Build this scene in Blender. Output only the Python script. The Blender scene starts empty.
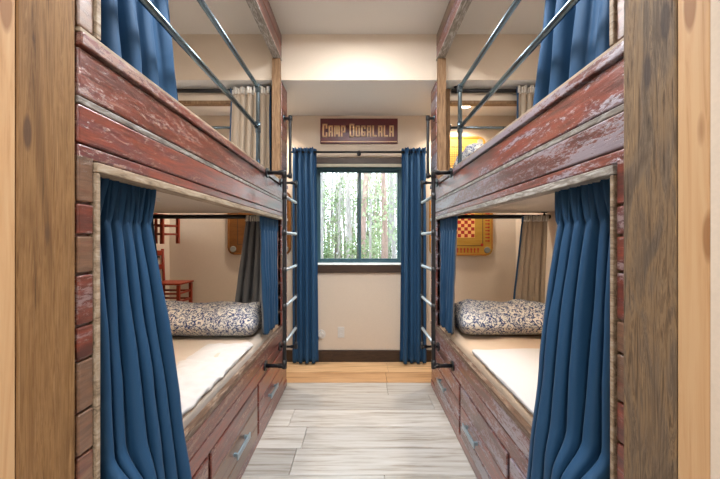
import bpy, bmesh, math, random
from mathutils import Vector, noise
random.seed(7)
PI = math.pi
S = bpy.context.scene
COL = S.collection

# ------------------------------------------------------------------ camera, world, lights, exposure
cam = bpy.data.cameras.new('camera'); cam.lens = 16.0; cam.sensor_width = 36.0; cam.clip_start = .02
cam.shift_x = 1 / 720.0
co = bpy.data.objects.new('camera', cam); COL.objects.link(co)
co.location = (0, 0, 1.3); co.rotation_euler = (PI / 2, 0, 0)
S.camera = co

w = bpy.data.worlds.new('daylight'); S.world = w; w.use_nodes = True
wn = w.node_tree.nodes; wl = w.node_tree.links
bg = wn['Background']
bg.inputs[0].default_value = (.80, .90, 1.0, 1); bg.inputs[1].default_value = 5.5

S.view_settings.view_transform = 'Standard'; S.view_settings.look = 'None'
S.view_settings.exposure = 0.55; S.view_settings.gamma = 1.0
S.view_settings.use_curve_mapping = False

def area(name, loc, size, power, col, rot=(0, 0, 0), sy=None, spread=None):
    l = bpy.data.lights.new(name, 'AREA'); l.energy = power; l.color = col
    l.shape = 'RECTANGLE'; l.size = size; l.size_y = sy or size
    if spread: l.spread = spread
    o = bpy.data.objects.new(name, l); COL.objects.link(o); o.location = loc; o.rotation_euler = rot
    return o
def spot(name, loc, power, col, ang=2.4, r=.05):
    l = bpy.data.lights.new(name, 'SPOT'); l.energy = power; l.color = col
    l.spot_size = ang; l.spot_blend = .6; l.shadow_soft_size = r
    o = bpy.data.objects.new(name, l); COL.objects.link(o); o.location = loc
    return o
# daylight portal just inside the window pane
pt = area('window_portal', (0, 3.72, 1.57), 1.0, 1, (1, 1, 1), (-PI / 2, 0, 0), 1.05)
pt.data.cycles.is_portal = True
# room's ceiling light panels (their housings are built further down)
area('room_light', (0, 1.15, 2.955), .5, 33, (.95, .975, 1.0), sy=.5)
area('room_light', (0, 2.05, 2.955), .3, 13, (.95, .975, 1.0), sy=.3)
area('hall_fill', (0, -1.0, 2.55), .7, 45, (1.0, .98, .95), sy=.7)  # fill lamp added behind the camera to brighten the doorway and room
WARM = (1.0, .85, .69)
for sx, xx in ((-1, 1.05), (1, 1.05)):
    spot('alcove_light', (sx * xx, 3.14, 2.59), 66, WARM)
    area('bunk_light', (sx * 1.2, 1.75, 1.505), .12, 6.5, (1.0, .80, .61))
    area('upper_bunk_light', (sx * 1.25, 1.5, 2.955), .2, 6, (1.0, .9, .8))

# ------------------------------------------------------------------ materials
def mat(name):
    m = bpy.data.materials.new(name); m.use_nodes = True
    n = m.node_tree.nodes; l = m.node_tree.links
    return m, n, l, n['Principled BSDF']
def plain(name, col, rough=.6, metal=0., spec=.5, bump=0., bscale=60, emit=None):
    m, n, l, b = mat(name)
    b.inputs['Base Color'].default_value = (*col, 1); b.inputs['Roughness'].default_value = rough
    b.inputs['Metallic'].default_value = metal; b.inputs['Specular IOR Level'].default_value = spec
    tc = n.new('ShaderNodeTexCoord'); ns = n.new('ShaderNodeTexNoise'); ns.inputs['Scale'].default_value = bscale
    l.new(tc.outputs['Object'], ns.inputs['Vector'])
    mx = n.new('ShaderNodeMix'); mx.data_type = 'RGBA'; mx.inputs[0].default_value = 1
    mr = n.new('ShaderNodeMapRange'); mr.inputs[3].default_value = .93; mr.inputs[4].default_value = 1.07
    l.new(ns.outputs['Fac'], mr.inputs[0])
    mx.blend_type = 'MULTIPLY'; mx.inputs[6].default_value = (*col, 1); l.new(mr.outputs[0], mx.inputs[7])
    l.new(mx.outputs[2], b.inputs['Base Color'])
    if bump:
        bp = n.new('ShaderNodeBump'); bp.inputs['Strength'].default_value = bump; bp.inputs['Distance'].default_value = .002
        l.new(ns.outputs['Fac'], bp.inputs['Height']); l.new(bp.outputs[0], b.inputs['Normal'])
    if emit:
        b.inputs['Emission Color'].default_value = (*col, 1); b.inputs['Emission Strength'].default_value = emit
    return m
def ramp(n, stops, interp='LINEAR'):
    r = n.new('ShaderNodeValToRGB'); r.color_ramp.interpolation = interp
    e = r.color_ramp.elements
    e[0].position = stops[0][0]; e[0].color = (*stops[0][1], 1)
    e[1].position = stops[-1][0]; e[1].color = (*stops[-1][1], 1)
    for p, c in stops[1:-1]:
        k = e.new(p); k.color = (*c, 1)
    return r
def tonevec(n, l, scale):
    """object coordinates, scaled, shifted per board by the 'tone' attribute"""
    tc = n.new('ShaderNodeTexCoord'); mp = n.new('ShaderNodeMapping'); mp.inputs['Scale'].default_value = scale
    l.new(tc.outputs['Object'], mp.inputs['Vector'])
    at = n.new('ShaderNodeAttribute'); at.attribute_name = 'tone'
    mm = n.new('ShaderNodeMath'); mm.operation = 'MULTIPLY'; mm.inputs[1].default_value = 37.0
    l.new(at.outputs['Fac'], mm.inputs[0])
    va = n.new('ShaderNodeVectorMath'); va.operation = 'ADD'
    l.new(mp.outputs[0], va.inputs[0]); l.new(mm.outputs[0], va.inputs[1])
    return va.outputs[0], at.outputs['Fac']
def wood(name, stops, scale, rough=.55, bump=.3, detail=8, nscale=3.0, spec=.4, tone_amt=.35, knots=None, distort=.8, tonestops=None, broad=None):
    m, n, l, b = mat(name)
    v, tone = tonevec(n, l, scale)
    ns = n.new('ShaderNodeTexNoise'); ns.inputs['Scale'].default_value = nscale; ns.inputs['Detail'].default_value = detail
    ns.inputs['Roughness'].default_value = .65; ns.inputs['Distortion'].default_value = distort
    l.new(v, ns.inputs['Vector'])
    r = ramp(n, stops); l.new(ns.outputs['Fac'], r.inputs[0])
    mr = n.new('ShaderNodeMapRange'); mr.inputs[3].default_value = 1 - tone_amt; mr.inputs[4].default_value = 1 + tone_amt * .5
    l.new(tone, mr.inputs[0])
    mx = n.new('ShaderNodeMix'); mx.data_type = 'RGBA'; mx.blend_type = 'MULTIPLY'; mx.inputs[0].default_value = 1
    l.new(r.outputs[0], mx.inputs[6]); l.new(mr.outputs[0], mx.inputs[7])
    out = mx.outputs[2]
    if broad:
        bt = n.new('ShaderNodeTexCoord'); bm_ = n.new('ShaderNodeMapping'); bm_.inputs['Scale'].default_value = broad[0]; l.new(bt.outputs['Object'], bm_.inputs['Vector'])
        bn = n.new('ShaderNodeTexNoise'); bn.inputs['Scale'].default_value = 1.0; bn.inputs['Detail'].default_value = 5; bn.inputs['Distortion'].default_value = 1.5; l.new(bm_.outputs[0], bn.inputs['Vector'])
        br = ramp(n, broad[1]); l.new(bn.outputs['Fac'], br.inputs[0])
        mb_ = n.new('ShaderNodeMix'); mb_.data_type = 'RGBA'; mb_.blend_type = 'MULTIPLY'; mb_.inputs[0].default_value = 1
        l.new(out, mb_.inputs[6]); l.new(br.outputs[0], mb_.inputs[7]); out = mb_.outputs[2]
    if tonestops:
        tr = ramp(n, tonestops, 'CONSTANT'); l.new(tone, tr.inputs[0])
        m2 = n.new('ShaderNodeMix'); m2.data_type = 'RGBA'; m2.blend_type = 'MULTIPLY'; m2.inputs[0].default_value = 1
        l.new(out, m2.inputs[6]); l.new(tr.outputs[0], m2.inputs[7]); out = m2.outputs[2]
    if knots:
        tc = n.new('ShaderNodeTexCoord'); mp = n.new('ShaderNodeMapping'); mp.inputs['Scale'].default_value = knots[0]
        l.new(tc.outputs['Object'], mp.inputs['Vector'])
        vo = n.new('ShaderNodeTexVoronoi'); vo.inputs['Scale'].default_value = 1.0; l.new(mp.outputs[0], vo.inputs['Vector'])
        kr = n.new('ShaderNodeMapRange'); kr.inputs[1].default_value = knots[1]; kr.inputs[2].default_value = knots[1] + .05
        kr.inputs[3].default_value = .8; kr.inputs[4].default_value = 0
        l.new(vo.outputs['Distance'], kr.inputs[0])
        m3 = n.new('ShaderNodeMix'); m3.data_type = 'RGBA'; l.new(kr.outputs[0], m3.inputs[0])
        l.new(out, m3.inputs[6]); m3.inputs[7].default_value = (*knots[2], 1); out = m3.outputs[2]
    l.new(out, b.inputs['Base Color'])
    b.inputs['Roughness'].default_value = rough; b.inputs['Specular IOR Level'].default_value = spec
    bp = n.new('ShaderNodeBump'); bp.inputs['Strength'].default_value = bump; bp.inputs['Distance'].default_value = .003
    l.new(ns.outputs['Fac'], bp.inputs['Height']); l.new(bp.outputs[0], b.inputs['Normal'])
    return m
def red_paint(name, chip=.54, gloss=.28, pale=(.40, .30, .30), amt=.6, brown=.80):
    """old barn-red paint on boards, worn through to pale primer and brown wood along the grain"""
    m, n, l, b = mat(name)
    v, tone = tonevec(n, l, (10, 1.6, 12))
    v2, _ = tonevec(n, l, (60, 9, 95))
    v3, _ = tonevec(n, l, (60, 32, 95))
    def nz(vec, sc, det, rough, dist):
        q = n.new('ShaderNodeTexNoise'); q.inputs['Scale'].default_value = sc; q.inputs['Detail'].default_value = det
        q.inputs['Roughness'].default_value = rough; q.inputs['Distortion'].default_value = dist; l.new(vec, q.inputs['Vector']); return q.outputs['Fac']
    n1 = nz(v, 1.3, 6, .55, .4); n2 = nz(v2, 1.0, 8, .75, .5); n3 = nz(v3, 1.0, 8, .8, .3)
    def math_(op, a, b_, c=None):
        q = n.new('ShaderNodeMath'); q.operation = op
        for k, x in enumerate((a, b_, c)):
            if x is None: continue
            if isinstance(x, (int, float)): q.inputs[k].default_value = x
            else: l.new(x, q.inputs[k])
        return q.outputs[0]
    def mrange(x, a, b_, c, d):
        q = n.new('ShaderNodeMapRange'); l.new(x, q.inputs[0])
        for k, y in enumerate((a, b_, c, d)): q.inputs[k + 1].default_value = y
        return q.outputs[0]
    def mixc(f_, a, b_, mode='MIX'):
        q = n.new('ShaderNodeMix'); q.data_type = 'RGBA'; q.blend_type = mode
        for k, x in ((0, f_), (6, a), (7, b_)):
            if isinstance(x, tuple): q.inputs[k].default_value = (*x, 1)
            elif isinstance(x, (int, float)): q.inputs[k].default_value = x
            else: l.new(x, q.inputs[k])
        return q.outputs[2]
    r1 = ramp(n, [(.30, (.070, .019, .015)), (.42, (.125, .027, .018)), (.50, (.195, .040, .022)), (.58, (.135, .034, .030)), (.70, (.085, .034, .042))])
    l.new(n1, r1.inputs[0])
    fine = mrange(n2, .35, .65, .62, 1.35)
    col = mixc(1.0, r1.outputs[0], fine, 'MULTIPLY')
    s1 = math_('MULTIPLY_ADD', n1, .45, math_('MULTIPLY', n3, .55))
    s2 = math_('MULTIPLY_ADD', n1, .20, math_('MULTIPLY', n2, .80))
    thr = mrange(tone, 0, .85, -.035, .045)
    s1 = math_('SUBTRACT', s1, thr); s2 = math_('SUBTRACT', s2, thr)
    c1 = mrange(s1, chip, chip + .03, 0, amt)
    c2 = mrange(s2, chip + .055, chip + .10, 0, amt * .8)
    col = mixc(math_('MAXIMUM', c1, c2), col, pale)
    dk = mrange(n3, .40, .34, 0, .75)
    col = mixc(dk, col, (.050, .028, .020))
    bare = math_('MULTIPLY', mrange(tone, brown, brown + .01, 0, 1), mrange(n1, .40, .46, .35, .9))
    col = mixc(bare, col, mixc(1.0, fine, (.15, .085, .050), 'MULTIPLY'))
    col = mixc(1.0, col, mrange(tone, 0, 1, .78, 1.25), 'MULTIPLY')
    l.new(col, b.inputs['Base Color'])
    l.new(mrange(n2, .3, .7, gloss, gloss + .2), b.inputs['Roughness'])
    b.inputs['Specular IOR Level'].default_value = .6
    b.inputs['Coat Weight'].default_value = .8; b.inputs['Coat Roughness'].default_value = .20
    bp = n.new('ShaderNodeBump'); bp.inputs['Strength'].default_value = .45; bp.inputs['Distance'].default_value = .0025
    l.new(math_('ADD', n2, math_('MULTIPLY', c1, .8)), bp.inputs['Height']); l.new(bp.outputs[0], b.inputs['Normal']); l.new(bp.outputs[0], b.inputs['Coat Normal'])
    return m
def fabric(name, col, rough=.75, sheen=.3, weave=900, dark=.8):
    m, n, l, b = mat(name)
    tc = n.new('ShaderNodeTexCoord'); ns = n.new('ShaderNodeTexNoise'); ns.inputs['Scale'].default_value = weave; ns.inputs['Detail'].default_value = 2
    l.new(tc.outputs['Object'], ns.inputs['Vector'])
    r = ramp(n, [(.3, tuple(c * dark for c in col)), (.7, col)]); l.new(ns.outputs['Fac'], r.inputs[0]); l.new(r.outputs[0], b.inputs['Base Color'])
    b.inputs['Roughness'].default_value = rough; b.inputs['Sheen Weight'].default_value = sheen; b.inputs['Sheen Roughness'].default_value = .4
    b.inputs['Sheen Tint'].default_value = (*[min(1, c * 1.6 + .25) for c in col], 1)
    b.inputs['Specular IOR Level'].default_value = .25
    return m
def floral(name):
    m, n, l, b = mat(name)
    tc = n.new('ShaderNodeTexCoord')
    dn = n.new('ShaderNodeTexNoise'); dn.inputs['Scale'].default_value = 16; dn.inputs['Detail'].default_value = 1; l.new(tc.outputs['Object'], dn.inputs['Vector'])
    va = n.new('ShaderNodeVectorMath'); va.operation = 'MULTIPLY_ADD'; va.inputs[1].default_value = (.05, .05, .05)
    l.new(dn.outputs['Color'], va.inputs[0]); l.new(tc.outputs['Object'], va.inputs[2])
    vo = n.new('ShaderNodeTexVoronoi'); vo.inputs['Scale'].default_value = 12; l.new(va.outputs[0], vo.inputs['Vector'])
    sn = n.new('ShaderNodeMath'); sn.operation = 'SINE'; mu = n.new('ShaderNodeMath'); mu.operation = 'MULTIPLY'; mu.inputs[1].default_value = 14
    l.new(vo.outputs['Distance'], mu.inputs[0]); l.new(mu.outputs[0], sn.inputs[0])
    n2 = n.new('ShaderNodeTexNoise'); n2.inputs['Scale'].default_value = 34; n2.inputs['Detail'].default_value = 1; n2.inputs['Distortion'].default_value = 2.5; l.new(tc.outputs['Object'], n2.inputs['Vector'])
    ad = n.new('ShaderNodeMath'); ad.operation = 'MULTIPLY_ADD'; ad.inputs[1].default_value = .16
    l.new(sn.outputs[0], ad.inputs[0]); l.new(n2.outputs['Fac'], ad.inputs[2])
    r = ramp(n, [(.36, (.56, .54, .49)), (.44, (.42, .43, .45)), (.47, (.035, .050, .12)), (.62, (.04, .06, .15)), (.66, (.5, .5, .48))]); l.new(ad.outputs[0], r.inputs[0])
    l.new(r.outputs[0], b.inputs['Base Color']); b.inputs['Roughness'].default_value = .85; b.inputs['Specular IOR Level'].default_value = .15
    return m

M = {}
M['wall'] = plain('painted drywall beige', (.64, .545, .445), .85, spec=.2, bump=.15, bscale=140)
M['ceil'] = plain('ceiling paint', (.64, .61, .57), .9, spec=.2, bump=.1, bscale=160)
M['ceil_daylit'] = plain('soffit paint with cool daylight tint', (.72, .72, .71), .9, spec=.2, bump=.1, bscale=160)  # cool window daylight on the soffit underside is put into this colour
M['red'] = red_paint('worn red paint', .53, .28, brown=.52)
M['redL'] = red_paint('worn red paint smooth', .535, .28, (.42, .25, .19), .62)
M['redR'] = red_paint('worn red paint flaking', .505, .26, (.34, .31, .37), .75)
M['trimwood'] = wood('weathered pale trim wood', [(.3, (.13, .09, .06)), (.5, (.34, .26, .18)), (.68, (.50, .42, .33))], (22, 3, 22), .6, .4)
M['trimgrey'] = wood('weathered grey trim wood', [(.3, (.10, .085, .075)), (.5, (.28, .25, .22)), (.66, (.55, .54, .52))], (26, 5, 26), .45, .5)
M['trimdark'] = wood('worn brown edge wood', [(.3, (.05, .03, .022)), (.5, (.15, .09, .06)), (.64, (.34, .28, .23))], (26, 4, 26), .4, .4)
M['post'] = wood('tan post wood', [(.3, (.10, .05, .024)), (.5, (.24, .135, .065)), (.65, (.33, .21, .12))], (30, 30, 2.5), .6, .3)
M['jambL'] = wood('rough brown timber', [(.32, (.13, .060, .020)), (.42, (.27, .140, .050)), (.50, (.36, .20, .080)), (.56, (.24, .118, .042)), (.66, (.42, .25, .11))], (40, 40, 1.3), .75, .6, nscale=2.0, distort=1.6, broad=((12, 12, 2.0), [(.3, (.62, .58, .52)), (.5, (1, 1, 1)), (.7, (.80, .76, .66))]),
                  knots=((0, 14, 3.5), .10, (.07, .035, .02)))
M['jambR'] = wood('rough grey brown timber', [(.32, (.075, .050, .033)), (.42, (.19, .130, .080)), (.50, (.29, .21, .135)), (.56, (.17, .12, .08)), (.66, (.38, .27, .16))], (32, 32, 1.8), .8, .7, nscale=2.0, distort=2.2, broad=((14, 14, 3.5), [(.3, (.35, .33, .32)), (.45, (.75, .74, .74)), (.56, (1, .90, .74)), (.7, (.55, .56, .60))]),
                  knots=((0, 13, 3.2), .10, (.05, .035, .03)))
M['pine'] = wood('pale pine board', [(.30, (.42, .23, .10)), (.45, (.56, .34, .17)), (.6, (.60, .39, .21))], (20, 20, .9), .6, .2, nscale=2.2, distort=1.2,
                 knots=((0, 14, 3.2), .13, (.25, .11, .04)))
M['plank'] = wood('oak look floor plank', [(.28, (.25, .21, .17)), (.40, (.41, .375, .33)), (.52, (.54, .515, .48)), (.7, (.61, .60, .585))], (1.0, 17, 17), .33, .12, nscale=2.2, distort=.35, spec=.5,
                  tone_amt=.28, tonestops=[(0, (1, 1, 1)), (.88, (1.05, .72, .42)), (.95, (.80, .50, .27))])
M['darkwood'] = wood('dark stained wood', [(.3, (.028, .016, .010)), (.7, (.075, .042, .026))], (3, 20, 20), .5, .3)
M['pipe'] = plain('black steel pipe', (.13, .175, .205), .24, .9, spec=.9)
M['pull'] = plain('brushed steel pull', (.33, .43, .50), .30, .85)
M['rung'] = plain('galvanised steel pipe', (.46, .52, .56), .42, .75)
M['iron'] = plain('black iron pipe', (.012, .013, .016), .38, .2)
M['rod'] = plain('matt black rod', (.012, .012, .014), .5, .3)
M['blue'] = fabric('blue blackout curtain cloth', (.016, .066, .150), .6, .12)
M['liningG'] = fabric('grey curtain lining', (.125, .13, .14), .8, .2)
M['liningB'] = fabric('beige curtain lining', (.40, .32, .24), .8, .2)
M['tape'] = fabric('white heading tape', (.70, .66, .60), .8, .1)
M['sheet'] = fabric('white bed linen', (.55, .545, .55), .9, .2, 300, .95)
M['sheetc'] = fabric('warm white bed linen', (.53, .46, .395), .9, .2, 300, .95)
M['sheetp'] = fabric('peach cream bed linen', (.55, .42, .31), .9, .2, 300, .95)
M['cream'] = fabric('cream blanket', (.64, .56, .45), .95, .4, 200, .9)
M['floral'] = floral('blue floral print')
M['frame'] = plain('dark slate window frame', (.028, .085, .115), .4)
M['white'] = plain('white plastic', (.62, .60, .57), .4)
M['reveal'] = plain('window reveal paint', (.62, .60, .56), .7)
M['sign'] = plain('dark maroon sign board', (.10, .010, .014), .35, bump=.1, bscale=30)
M['gold'] = plain('tan gold lettering', (.78, .52, .28), .45)
M['chair'] = wood('red stained wood', [(.3, (.20, .020, .008)), (.7, (.36, .045, .015))], (20, 20, 4), .35, .1)
M['ply'] = plain('painted plywood deck', (.56, .50, .44), .7)
M['gb_pale'] = plain('pale yellow board paint', (.86, .52, .17), .45)
M['gb_yellow'] = wood('varnished yellow wood', [(.3, (.60, .31, .035)), (.7, (.74, .44, .08))], (2, 10, 10), .35, .05)
M['gb_brown'] = wood('varnished brown wood', [(.3, (.20, .075, .015)), (.7, (.33, .13, .03))], (2, 10, 10), .35, .05)
M['gb_edge'] = wood('orange board rim', [(.3, (.38, .15, .02)), (.7, (.50, .22, .04))], (4, 10, 10), .35, .05)
M['gb_red'] = plain('red board paint', (.36, .014, .008), .45)
M['gb_dark'] = plain('dark board ink', (.05, .025, .015), .5)
M['net'] = plain('grey pocket net', (.20, .20, .18), .8)
M['lamp'] = plain('lit lamp lens', (1.0, .88, .70), .4, emit=14)
M['lampc'] = plain('lit panel lens', (1.0, .95, .88), .4, emit=6)
M['barkw'] = wood('pale bark', [(.3, (.14, .12, .11)), (.6, (.34, .31, .30))], (12, 12, 2), .9, .4)
M['barkr'] = wood('reddish bark', [(.3, (.13, .08, .065)), (.6, (.30, .20, .17))], (12, 12, 2), .9, .4)
M['leaf'] = plain('green leaves', (.085, .13, .045), .7, bscale=3)
M['leafp'] = plain('pale green leaves', (.19, .245, .12), .7, bscale=3)
M['earth'] = plain('leaf strewn ground', (.42, .38, .32), .95, bscale=5)
def glass():
    m = bpy.data.materials.new('window glass'); m.use_nodes = True; n = m.node_tree.nodes; l = m.node_tree.links
    n.clear(); o = n.new('ShaderNodeOutputMaterial'); mx = n.new('ShaderNodeMixShader'); t = n.new('ShaderNodeBsdfTransparent'); g = n.new('ShaderNodeBsdfGlossy')
    t.inputs[0].default_value = (.93, .96, .95, 1); g.inputs['Roughness'].default_value = .02
    mx.inputs[0].default_value = .06
    l.new(t.outputs[0], mx.inputs[1]); l.new(g.outputs[0], mx.inputs[2]); l.new(mx.outputs[0], o.inputs[0])
    return m
M['glass'] = glass()

# ------------------------------------------------------------------ mesh helpers
class MB:
    def __init__(s):
        s.bm = bmesh.new(); s.t = s.bm.faces.layers.float.new('tone')
    def box(s, x0, x1, y0, y1, z0, z1, tone=None, bev=0.0, mi=0):
        if x0 > x1: x0, x1 = x1, x0
        if y0 > y1: y0, y1 = y1, y0
        if z0 > z1: z0, z1 = z1, z0
        if tone is None: tone = random.random() * .85
        vs = [s.bm.verts.new(p) for p in ((x0,y0,z0),(x1,y0,z0),(x1,y1,z0),(x0,y1,z0),(x0,y0,z1),(x1,y0,z1),(x1,y1,z1),(x0,y1,z1))]
        fs = [s.bm.faces.new([vs[i] for i in q]) for q in ((0,3,2,1),(4,5,6,7),(0,1,5,4),(1,2,6,5),(2,3,7,6),(3,0,4,7))]
        for f in fs: f[s.t] = tone; f.material_index = mi
        if bev > 0:
            es = list({e for f in fs for e in f.edges})
            r = bmesh.ops.bevel(s.bm, geom=es, offset=bev, segments=2, affect='EDGES', profile=.5)
            for f in r['faces']: f[s.t] = tone; f.material_index = mi
        return s
    def cyl(s, a, b, r, r2=None, n=14, tone=.4, cap=True, mi=0):
        a = Vector(a); b = Vector(b); r2 = r if r2 is None else r2
        d = (b - a).normalized(); u = d.orthogonal().normalized(); v = d.cross(u)
        A = [s.bm.verts.new(a + (u * math.cos(t) + v * math.sin(t)) * r) for t in (2*PI*i/n for i in range(n))]
        B = [s.bm.verts.new(b + (u * math.cos(t) + v * math.sin(t)) * r2) for t in (2*PI*i/n for i in range(n))]
        for i in range(n):
            f = s.bm.faces.new((A[i], A[(i+1)%n], B[(i+1)%n], B[i])); f.smooth = True; f[s.t] = tone; f.material_index = mi
        if cap:
            f = s.bm.faces.new(A[::-1]); f[s.t] = tone; f.material_index = mi
            f = s.bm.faces.new(B); f[s.t] = tone; f.material_index = mi
        return s
    def tube(s, pts, r, n=14, tone=.4, rad=.03):
        """pipe along a polyline with rounded bends"""
        P = [Vector(p) for p in pts]; Q = [P[0]]
        for i in range(1, len(P) - 1):
            a = (P[i-1] - P[i]); b = (P[i+1] - P[i]); k = min(rad, a.length * .45, b.length * .45)
            a = P[i] + a.normalized() * k; b = P[i] + b.normalized() * k
            for j in range(6):
                t = j / 5; Q.append(a * (1-t)**2 + P[i] * 2*t*(1-t) + b * t*t)
        Q.append(P[-1])
        rings = []; u = None
        for i, q in enumerate(Q):
            d = (Q[min(i+1, len(Q)-1)] - Q[max(i-1, 0)]).normalized()
            u = d.orthogonal().normalized() if u is None else (u - d * u.dot(d)).normalized()
            v = d.cross(u)
            rr = r[i * (len(r) - 1) // max(1, len(Q) - 1)] if isinstance(r, (list, tuple)) else r
            rings.append([s.bm.verts.new(q + (u * math.cos(t) + v * math.sin(t)) * rr) for t in (2*PI*k/n for k in range(n))])
        for A, B in zip(rings, rings[1:]):
            for k in range(n):
                f = s.bm.faces.new((A[k], A[(k+1)%n], B[(k+1)%n], B[k])); f.smooth = True; f[s.t] = tone
        f = s.bm.faces.new(rings[0][::-1]); f[s.t] = tone
        f = s.bm.faces.new(rings[-1]); f[s.t] = tone
        return s
    def ball(s, c, r, n=10, sc=(1,1,1)):
        res = bmesh.ops.create_uvsphere(s.bm, u_segments=n, v_segments=max(4, n//2+1), radius=r)
        for v in res['verts']: v.co = Vector((v.co.x*sc[0], v.co.y*sc[1], v.co.z*sc[2])) + Vector(c)
        for f in {f for v in res['verts'] for f in v.link_faces}: f.smooth = True
        return s
    def build(s, name, m, parent=None, bevel=None):
        me = bpy.data.meshes.new(name)
        s.bm.normal_update(); s.bm.to_mesh(me); s.bm.free()
        for k in (m if isinstance(m, (list, tuple)) else [m]): me.materials.append(k)
        o = bpy.data.objects.new(name, me); COL.objects.link(o)
        if parent is not None:
            o.parent = parent; o.location = -parent.location
        if bevel:
            b = o.modifiers.new('bevel', 'BEVEL'); b.width = bevel; b.segments = 2; b.limit_method = 'ANGLE'
        return o
def tag(o, label=None, cat=None, group=None, kind=None):
    if label: o['label'] = label
    if cat: o['category'] = cat
    if group: o['group'] = group
    if kind: o['kind'] = kind
    return o
def thing(name, loc, label, cat, group=None):
    o = bpy.data.objects.new(name, None); o.empty_display_size = .1; COL.objects.link(o); o.location = loc
    return tag(o, label, cat, group)
def struct(name, mb, m, parent=None, **k):
    o = mb.build(name, m, parent, **k)
    if parent is None: o['kind'] = 'structure'
    return o

# ------------------------------------------------------------------ room dimensions
XL, XR = -2.02, 1.67          # side walls
YB = 3.41                     # back wall
FRONT = .72                   # room side of the doorway wall
ZC, ZS, YS = 3.0, 2.62, 2.65  # main ceiling, low soffit height, soffit front
FX = .64                      # aisle face of the bunks
YE = 2.85                     # far end of the bunks

# floor of separate planks running across the room
f = MB()
ys = 1.994 - .228 * 21
k = 0
while ys < YB + .02:
    y1 = min(ys + .228, YB + .02)
    x = XL - .1 - random.random() * 1.2
    while x < XR + .1:
        x2 = x + 1.22
        if x2 > XL - .1:
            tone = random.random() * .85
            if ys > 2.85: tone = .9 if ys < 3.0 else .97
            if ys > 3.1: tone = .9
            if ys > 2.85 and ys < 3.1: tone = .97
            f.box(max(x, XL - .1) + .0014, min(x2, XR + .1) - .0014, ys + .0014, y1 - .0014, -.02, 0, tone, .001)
        x = x2
    ys += .228
f.box(XL - .1, XR + .1, -2.8, YB + .02, -.05, -.021, .1)
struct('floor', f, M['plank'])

# back wall with the window opening
WX0, WX1, WZ0, WZ1 = -.495, .495, 1.030, 2.12
b = MB(); T = .28
b.box(XL, WX0, YB, YB + T, 0, ZC + .1); b.box(WX1, XR, YB, YB + T, 0, ZC + .1)
b.box(WX0, WX1, YB, YB + T, 0, WZ0); b.box(WX0, WX1, YB, YB + T, WZ1, ZC + .1)
struct('wall_back', b, M['wall'])
struct('wall_left', MB().box(XL - .12, XL, .5, YB + T, 0, ZC + .1), M['wall'])
struct('wall_right', MB().box(XR, XR + .12, .5, YB + T, 0, ZC + .1), M['wall'])
struct('ceiling', MB().box(XL, XR, .5, YS, ZC, ZC + .1), M['ceil'])
sf = MB().box(XL, XR, YS, YB, ZS, ZC + .1)
sf.bm.faces.ensure_lookup_table()
for q in sf.bm.faces:
    q.material_index = 1 if q.normal.z < -.5 else 0
sf.bm.normal_update()
for q in sf.bm.faces: q.material_index = 1 if q.normal.z < -.5 else 0
struct('ceiling_soffit', sf, [M['wall'], M['ceil_daylit']])
# doorway wall and hall behind the camera
b = MB()
b.box(XL, -.68, .42, FRONT, 0, ZC); b.box(.64, XR, .42, FRONT, 0, ZC); b.box(-.68, .64, .42, FRONT, 2.15, ZC)
struct('wall_front', b, M['wall'])
b = MB()
b.box(-1.5, -1.4, -2.8, .42, 0, 2.6); b.box(1.4, 1.5, -2.8, .42, 0, 2.6); b.box(-1.4, 1.4, -2.8, -2.7, 0, 2.6)
struct('wall_hall', b, M['wall'])
struct('ceiling_hall', MB().box(-1.5, 1.5, -2.8, .42, 2.6, 2.7), M['ceil'])
# timber door casing
o = struct('trim_1', MB().box(-.68, -.64, .600, .722, 0, 2.15, .3, .003), M['jambL']); tag(o, 'rough brown timber board standing at the left side of the doorway', 'door frame')
o = struct('trim_2', MB().box(-.68, -.642, .42, .598, 0, 2.15, .6, .002), M['pine']); tag(o, 'pale yellow pine board at the left edge of the doorway', 'door frame')
o = struct('trim_3', MB().box(.60, .64, .607, .727, 0, 2.15, .3, .003), M['jambR']); tag(o, 'rough grey brown timber board standing at the right side of the doorway', 'door frame')
o = struct('trim_4', MB().box(.602, .64, .55, .605, 0, 2.15, .5, .002), M['pine']); tag(o, 'pale knotty pine board at the right edge of the doorway', 'door frame')
o = struct('trim_5', MB().box(.603, .64, .42, .549, 0, 2.15, .1), M['wall'])
o = struct('trim_6', MB().box(-.64, .60, .56, .722, 2.13, 2.15, .3), M['jambL'])
o = struct('baseboard_back', MB().box(XL, XR, YB - .018, YB, 0.001, .125, .4, .003), M['darkwood'])

# window
win = bpy.data.objects.new('window_1', None); COL.objects.link(win); win.location = (0, YB + .1, WZ0); win['kind'] = 'structure'
tag(win, 'two-pane dark framed sliding window between blue curtains', 'window')
MB().box(-.51, .51, YB - .022, YB, 2.105, 2.170, .5, .003).build('head_trim', M['darkwood'], win)
MB().box(-.51, .51, YB - .028, YB, .950, 1.030, .5, .004).build('sill_board', M['darkwood'], win)
MB().box(-.494, .494, YB - .026, YB + .2, 1.0305, 1.038, .5, .002).build('sill', M['white'], win)
YW = 3.62
fr = MB(); fx, z0, z1 = .493, 1.039, 2.118; t = .030
fr.box(-fx, fx, YW, YW + .06, z1 - t, z1, bev=.002); fr.box(-fx, fx, YW, YW + .06, z0, z0 + t * .6, bev=.002)
fr.box(-fx, -fx + t, YW, YW + .06, z0 + t * .6, z1 - t, bev=.002); fr.box(fx - t, fx, YW, YW + .06, z0 + t * .6, z1 - t, bev=.002)
fr.build('window_frame', M['frame'], win)
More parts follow.
